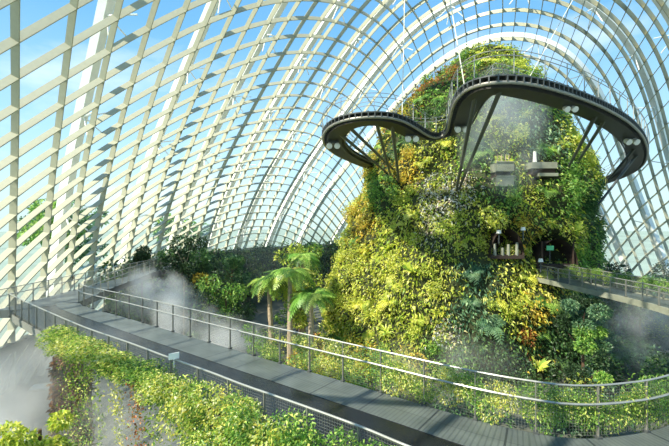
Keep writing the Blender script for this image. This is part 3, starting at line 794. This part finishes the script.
mb = MB(); mb.tube([(0, .03, -1.0), (0, .03, -.05)], .035, 6); mb.build('pole', M['dark'], r)

# white panel on the floor far below, left
p = at_depth(39, 382, 30.0)
o = MB(); o.box((0, 0, 0), (1.3, 1.0, .12), .3); o = o.build('floor_panel', M['white']); o.location = (-22.0 * .97, 29.2, .07); tag(o, 'white panel lying on the misty floor far below the walkway', 'panel')
# small white label card on the outer railing
o = MB(); o.box((0, 0, 0), (.26, .03, .16), .6); o.tube([(0, 0, -.3), (0, 0, 0)], .012, 5); o = o.build('label_card', M['white']); q = OUTER[np.argmin(np.abs(334.5 + 400 * OUTER[:, 0] / OUTER[:, 1] - 173))]; o.location = (q[0], q[1] - .05, DECK + .93); tag(o, 'small white card clipped to the outer railing above the planting', 'card')

# ------------------------------------------------------------------ creepers on the railings
def creeper_mesh(pal, w_, d_, h_, n, leaf):
    lm = LM()
    for _ in range(5):
        lm.add(blob((random.uniform(-w_ / 2, w_ / 2) * .8, random.uniform(-d_ / 2, d_ / 2) * .5, random.uniform(-h_, 0) * .7 - .15), (w_ * .35, d_ * .5, h_ * .3), n // 5, leaf, pal))
    o = lm.build('creeper', None); me = o.data; bpy.data.objects.remove(o); return me
CR = {'vine': [creeper_mesh('vine', 1.0, .5, 1.0, 1000, .075) for _ in range(3)], 'vinegold': [creeper_mesh('vinegold', 1.0, .5, 1.0, 1000, .075) for _ in range(3)], 'green': [creeper_mesh('green', 1.0, .5, 1.0, 1000, .075) for _ in range(3)]}
CW = {'vine': 'yellow-flecked green creeper', 'vinegold': 'golden-leaved creeper', 'green': 'plain green creeper'}
def creeper(p, ang, pal, sx, sz, where, sy=1.0):
    o = bpy.data.objects.new('creeper', random.choice(CR[pal])); link(o); o.location = tuple(p); o.rotation_euler = (0, 0, ang); o.scale = (sx, sy, sz)
    tag(o, CW[pal] + ' ' + where, 'creeper', CW[pal] + 's ' + where); return o
dO = np.r_[0, np.cumsum(np.linalg.norm(np.diff(OUTER, axis=0), axis=1))]; sO = side_of(OUTER)
s_ = 8.5
while s_ < 24.5:
    i = int(np.searchsorted(dO, s_)); p = OUTER[i] - sO[i] * random.uniform(.1, .45) + UPV * (DECK + random.uniform(.5, .78)); px = 334.5 + 400 * p[0] / p[1]
    pal = random.choice(['vine', 'vinegold'] if px < 120 else ['vinegold', 'vine', 'vine', 'green'] if px < 250 else ['green', 'vine', 'vine', 'vinegold'] if px < 300 else ['green', 'green', 'vine'])
    creeper(p, math.atan2(sO[i, 1], sO[i, 0]) - math.pi / 2, pal, random.uniform(.8, 1.1), random.uniform(.9, 1.35) * (.62 if px < 170 else 1), 'spilling over the outer railing of the walkway', 1.3)
    if px > 205 and random.random() < .85:
        p2 = p - sO[i] * random.uniform(.3, .6) - UPV * random.uniform(.6, .9)
        creeper(p2, random.uniform(-.5, .5), random.choice(['green', 'vine', 'vinegold'] if px < 300 else ['green', 'vine']), 1.1, random.uniform(1, 1.5), 'hanging low outside the walkway edge', 1.3)
    s_ += .33
dI = np.r_[0, np.cumsum(np.linalg.norm(np.diff(INNER, axis=0), axis=1))]; sIn = side_of(INNER)
s_ = 13.6
while s_ < 32:
    i = int(np.searchsorted(dI, s_)); p = INNER[i] + sIn[i] * random.uniform(.02, .16); px = 334.5 + 400 * p[0] / p[1]
    dens = .3 if px < 290 else .65 if px < 400 else .95
    if random.random() < dens:
        pal = random.choice(['vine', 'green', 'vinegold'] if px < 500 else ['vine', 'green', 'green'])
        creeper(p + UPV * (DECK + random.uniform(.85, 1.1)), math.atan2(sIn[i, 1], sIn[i, 0]) - math.pi / 2, pal, random.uniform(.7, 1.0), random.uniform(.7, 1.0), 'climbing the inner railing facing the mountain', .45)
    s_ += .36
for i in range(3, len(bo) - 2, 2):
    creeper(bo[i] + UPV * (DECK + 1.15), math.atan2(sb[i, 1], sb[i, 0]) - math.pi / 2, random.choice(['green', 'vine']), 1.2, .8, 'draped over the far railing of the footbridge', .7)

# hanging strands below the walkway
def strand(p, length, w_, pal, lab):
    n = int(length * 420 * w_); P = np.stack([rng.normal(size=n) * w_ * .35, rng.normal(size=n) * w_ * .35, -rng.uniform(0, 1, n) ** 1.15 * length], 1)
    P[:, 0] += np.sin(P[:, 2] * 2) * .06; N_ = rng.normal(size=(n, 3)); lm = LM(); lm.add(leaves(P, N_, .09, .055, pick(pal, n)))
    o = lm.build('hanging_vine'); o.location = tuple(p); tag(o, lab, 'vine', 'vines hanging below the walkway')
for px, L_, w_, pal, lab in ((84, 5.2, .5, 'vine', 'thickest pale green vine hanging beside the brown pillar'), (98, 4.2, .28, 'vine', 'long vine trailing just right of the thickest vine'), (112, 2.6, .2, 'vine', 'short thin vine between the long trailing ones'), (131, 3.0, .3, 'vinegold', 'thin golden vine dangling over the mist'), (152, 2.8, .34, 'rust', 'reddish vine hanging over the mist'), (168, 2.2, .3, 'vine', 'pale green vine hanging between the reddish and the broad golden ones'), (192, 2.2, .5, 'vinegold', 'broad golden vine hanging right of the reddish one'), (232, 1.5, .6, 'vine', 'broad pale vine lowest under the golden creepers')):
    i = np.argmin(np.abs(334.5 + 400 * OUTER[:, 0] / OUTER[:, 1] - px)); q = OUTER[i] - sO[i] * .35
    strand((q[0], q[1], DECK + .1), L_ + .4, w_, pal, lab)
# pillar wrapped in brown fibre
PX, PY = -9.75, 14.9
r = tag(empty('pillar', (PX, PY, 0)), 'square pillar wrapped in brown dried plants under the walkway', 'pillar')
mb = MB(); mb.box((0, 0, 3.6), (.95, .8, 7.1)); mb.build('shaft', M['pillar'], r)
lm = LM(); n = 5200; P = np.stack([rng.uniform(-.52, .52, n), rng.uniform(-.45, .45, n), rng.uniform(.2, 7.0, n)], 1)
f = rng.random(n) < .6; P[f, 1] = -.42; P[~f, 0] = np.sign(P[~f, 0]) * .5
lm.add(leaves(P, np.c_[P[:, :2], np.zeros(n)], .15, .06, pick('brown', n))); tag(lm.build('dried_leaves', r), kind='stuff')

# ------------------------------------------------------------------ trees and ground planting
def tree(name, x, y, h, crown, pal, lab, cat='tree', z0=0.0, n=2600, leaf=.3, bark='bark', tr=.12, lean=.0, group=None, low=.45):
    r = tag(empty(name, (x, y, z0)), lab, cat, group)
    mb = MB(); mb.tube([(0, 0, 0), (lean * .4, 0, h * .4), (lean, 0, h * .8)], tr, 8, tr * .55)
    for k in range(6):
        a = k * 1.05 + random.random(); q = h * random.uniform(low, .75)
        mb.tube([(lean * q / h, 0, q), (lean + math.cos(a) * crown * .6, math.sin(a) * crown * .6, q + h * .16)], tr * .4, 5, tr * .15)
    mb.build('trunk', M[bark], r)
    lm = LM(); m_ = 14
    for k in range(m_):
        a = random.uniform(0, 6.28); q = random.uniform(0, .75) * crown; zz = h * random.uniform(low, .93)
        s_ = crown * random.uniform(.3, .5)
        lm.add(blob((lean + math.cos(a) * q, math.sin(a) * q, zz), (s_, s_, s_ * .7), n // m_, leaf, pal if isinstance(pal, str) else random.choice(pal)))
    lm.build('crown', r); return r
def at_ground(px, Y): return (px - 334.5) / 400 * Y
tree('tree', at_ground(184, 38), 38, 10.9, 2.3, ['night', 'night', 'deep'], 'tall dark green tree with a pale trunk rising from the mist', leaf=.32, bark='palebark', low=.6, n=4200)
tree('tree', at_ground(142, 42), 42, 9.8, 1.4, 'night', 'small dark treetop, leftmost above the mist', low=.75, n=1500)
tree('tree', at_ground(213, 38), 38, 8.6, 2.1, ['green', 'gold', 'night', 'green', 'night', 'gold'], 'tree with orange-tinged leaves right of the tall dark tree', n=3000, low=.35)
tree('tree', at_ground(226, 36), 36, 7.4, 2.3, ['night', 'green', 'deep'], 'low bushy dark tree nearest the path left of the tree ferns', n=3600, low=.25, leaf=.26)
tree('tree', at_ground(232, 46), 46, 8.4, 2.0, ['deep', 'blue'], 'dark green tree against the far wall behind the orange-tinged one', n=2200)
tree('tree', at_ground(196, 47), 47, 9.4, 2.0, 'deep', 'dark tree between the orange-tinged tree and the glass', n=2000, low=.3)
tree('tree', at_ground(302, 46), 43, 10.2, 2.4, ['lime', 'green', 'vine'], 'loose yellowish shrubby tree behind the tree ferns', n=2400, low=.5)
tree('tree', at_ground(583, 25.5), 25.5, 7.6, 1.5, ['blue', 'night', 'green'], 'conical blue-green tree under the footbridge, right of the mountain', n=9000, low=.15, leaf=.17)
tree('tree', at_ground(640, 36), 36, 7.4, 2.8, ['deep', 'blue', 'night'], 'dark spreading tree in the mist under the footbridge at far right', n=3000, low=.5)
tree('tree', at_ground(612, 44), 44, 7.4, 3.0, ['deep', 'night'], 'dark tree behind the conical tree under the footbridge', n=3000, low=.3)
tree('tree', at_ground(668, 46), 46, 7.4, 3.2, ['night', 'deep'], 'tree beside the glass beyond the footbridge', n=3000, low=.3)
tree('tree', at_ground(297, 37), 37, 7.9, 2.2, ['lime', 'vine', 'green'], 'rounded light green tree behind and among the tree ferns', n=3600, low=.35, leaf=.24)
def tree_fern(px, Y, h, fr, lab, pal='vine', lean=0.0):
    r = tag(empty('tree_fern', (at_ground(px, Y), Y, 0)), lab, 'tree fern', 'tree ferns')
    mb = MB(); mb.tube([(0, 0, 0), (lean * .5, 0, h * .5), (lean, 0, h)], .28, 9, .17); mb.build('trunk', M['palebark'], r)
    lm = LM()
    for k in range(46): frond(lm, (lean, 0, h), k * 2.4 + random.random() * .4, fr * random.uniform(.75, 1.1), random.uniform(.9, 1.9), random.choice([pal, 'green', pal]), pin=20, wid=.27, rise=random.uniform(.3, 1.05))
    lm.build('frond', r); return r
tree_fern(290, 34, 7.7, 2.9, 'tallest tree fern with bright spreading fronds left of the mountain')
tree_fern(272, 36, 6.7, 2.3, 'leaning tree fern at the left of the fern cluster', lean=-.3)
tree_fern(311, 33, 6.0, 2.5, 'lower tree fern between the tallest one and the mountain', pal='green')
tree_fern(303, 38, 8.8, 2.2, 'tree fern standing behind the tallest one', pal='green')
# climbing greenery on the dark wall at the back
lm = LM()
for k in range(900):
    t = rng.uniform(math.pi * .42, math.pi * .98) if rng.random() < .75 else rng.uniform(-.3, 1.2)
    t = rng.uniform(0, 2 * math.pi)
    p = shell_point(np.array([t]), np.array([0.0]))[0]
    if p[1] < 40 or p[0] > 22: continue
    nn = -shell_normal(p); s_ = rng.uniform(.8, 1.7)
    lm.add(blob((p[0] + nn[0] * 1.1, p[1] + nn[1] * 1.1, DECK - rng.uniform(.2, 6)), (s_, s_, s_), 130, .5, ['deep', 'deep', 'green', 'blue', 'blue', 'green'][rng.integers(6)]))
tag(lm.build('wall_greenery'), 'dark climbing greenery covering the wall under the far glass', 'greenery', kind='stuff')
# beds of low planting round the mountain and below the walkway
def bed(name, spots_, lab, n=700, leaf=.28):
    lm = LM()
    for x, y, rx_, rz_, pal in spots_: lm.add(blob((x, y, rz_ * .35), (rx_, rx_, rz_), n, leaf, pal))
    tag(lm.build(name), lab, 'planting', kind='stuff')
S_ = []
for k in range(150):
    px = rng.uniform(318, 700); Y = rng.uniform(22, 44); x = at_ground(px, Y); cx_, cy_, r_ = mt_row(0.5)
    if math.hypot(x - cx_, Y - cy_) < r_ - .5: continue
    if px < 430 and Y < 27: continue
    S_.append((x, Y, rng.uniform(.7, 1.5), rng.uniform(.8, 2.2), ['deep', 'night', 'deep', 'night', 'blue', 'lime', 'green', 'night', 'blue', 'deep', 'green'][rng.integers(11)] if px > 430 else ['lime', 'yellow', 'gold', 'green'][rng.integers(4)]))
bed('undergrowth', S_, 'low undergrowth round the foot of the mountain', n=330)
S_ = [(at_ground(px, Y), Y, rng.uniform(.8, 1.4), rng.uniform(.8, 2.0), pal) for px, Y, pal in ((160, 40, 'deep'), (190, 39, 'green'), (205, 37, 'deep'), (222, 38, 'green'), (262, 40, 'green'), (280, 36, 'lime'), (300, 34, 'gold'), (315, 36, 'rust'), (322, 34, 'lime'), (328, 31, 'gold'), (310, 31, 'lime'), (298, 31, 'green'), (270, 34, 'green'), (120, 44, 'deep'), (245, 50, 'deep'), (330, 38, 'deep'), (340, 29, 'lime'), (350, 28, 'green'))]
bed('fern_bed', S_, 'bed of ferns and shrubs under the trees left of the mountain', n=600)
# yellow-green shrubs poking in at the lower left corner
for x, y, zt, s_, lab in ((-7.5, 9.1, 7.42, .5, 'yellow-green shrub top in the lower left corner'), (-6.85, 9.3, 7.2, .42, 'smaller yellow-green shrub top right of the corner one')):
    r = tag(empty('shrub', (x, y, 0)), lab, 'shrub'); lm = LM()
    for k in range(8): lm.add(blob((random.uniform(-s_, s_), random.uniform(-s_, s_), zt + random.uniform(-1.0, .1)), (s_ * .5, s_ * .5, s_ * .4), 260, .13, random.choice(['lime', 'yellow', 'vine'])))
    lm.build('crown', r); mb = MB(); mb.tube([(0, 0, 0), (0, 0, zt)], .1, 7, .04); mb.build('trunk', M['bark'], r)
# trees outside the glass at the left, seen dimly
for x, y, h, lab in ((-50, 76, 16, 'pale tree outside the glass, nearer of the left pair'), (-74, 104, 20, 'pale tree outside the glass, farther of the left pair'), (-38, 100, 14, 'pale tree outside beyond the far end of the glass')):
    tree('outside_tree', x, y, h, 7, ['blue', 'green'], lab, n=2500, leaf=1.0, tr=.4, low=.3, z0=-.1)

# ------------------------------------------------------------------ mist
def mist(name, c, r, dens, lab, scale=.22, col=(1.0, .985, .95)):
    m, nt, out = new_mat(name + '_vapour')
    vs = nt.nodes.new('ShaderNodeVolumeScatter'); vs.inputs['Color'].default_value = (*col, 1); vs.inputs['Anisotropy'].default_value = .2
    tc = nt.nodes.new('ShaderNodeTexCoord'); no = nt.nodes.new('ShaderNodeTexNoise'); no.inputs['Scale'].default_value = scale * 1.0; no.inputs['Detail'].default_value = 3
    ge = nt.nodes.new('ShaderNodeNewGeometry'); nt.links.new(ge.outputs['Position'], no.inputs['Vector'])
    # fade to nothing at the surface of the cloud: object coordinates run -1..1
    ln = nt.nodes.new('ShaderNodeVectorMath'); ln.operation = 'LENGTH'; nt.links.new(tc.outputs['Object'], ln.inputs[0])
    mr = nt.nodes.new('ShaderNodeMapRange'); mr.inputs[1].default_value = 1.0; mr.inputs[2].default_value = .25; nt.links.new(ln.outputs['Value'], mr.inputs[0])
    nr_ = nt.nodes.new('ShaderNodeMapRange'); nr_.inputs[1].default_value = .44; nr_.inputs[2].default_value = .62; nt.links.new(no.outputs['Fac'], nr_.inputs[0])
    a = nt.nodes.new('ShaderNodeMath'); a.operation = 'MULTIPLY'; nt.links.new(mr.outputs[0], a.inputs[0]); nt.links.new(nr_.outputs[0], a.inputs[1])
    b_ = nt.nodes.new('ShaderNodeMath'); b_.operation = 'MULTIPLY'; b_.inputs[1].default_value = dens; nt.links.new(a.outputs[0], b_.inputs[0]); nt.links.new(b_.outputs[0], vs.inputs['Density'])
    nt.links.new(vs.outputs[0], out.inputs['Volume'])
    bm = __import__('bmesh').new(); __import__('bmesh').ops.create_icosphere(bm, subdivisions=3, radius=1.0)
    me = bpy.data.meshes.new(name); bm.to_mesh(me); bm.free(); me.materials.append(m)
    o = link(bpy.data.objects.new(name, me)); o.location = c; o.scale = r
    tag(o, lab, 'mist', kind='stuff')
mist('mist', (-13.2, 28.5, 7.0), (3.2, 3.0, 2.0), 1.1, 'wisp of white mist drifting over the path railing below the small dark treetop', .5)
mist('mist', (-10.2, 26.5, 5.2), (3.0, 2.6, 2.6), 1.1, 'white mist cloud in front of the tall dark tree', .5)
mist('mist', (-6.8, 25.0, 4.4), (2.8, 2.4, 2.0), .9, 'white mist cloud right of the tall dark tree, behind the inner railing', .5)
mist('mist', (-9, 14.5, 4.2), (8.5, 5.2, 4.2), .6, 'mist rising under the planted edge of the walkway', .35)
mist('mist', (-17, 22, 4.5), (6, 8, 4.5), .2, 'grey mist over the floor at the lower left', .3)
mist('mist', (11.5, 27.5, 18.3), (3.2, 3.4, 4.8), .6, 'pale mist drifting across the upper front of the mountain', .3)
mist('mist', (25.5, 31, 3.8), (6.0, 6, 4.0), .2, 'mist hanging under the footbridge at right', .3)
mist('mist', (7.5, 26.5, 2.2), (6, 3.0, 3.0), .16, 'thin mist at the foot of the mountain behind the railing', .35)
mist('mist', (-14, 62, 7), (20, 16, 7), .02, 'thin haze before the far wall at left', .12)
mist('mist', (31, 40, 6), (8, 12, 6), .05, 'thin haze before the glass at far right', .15)
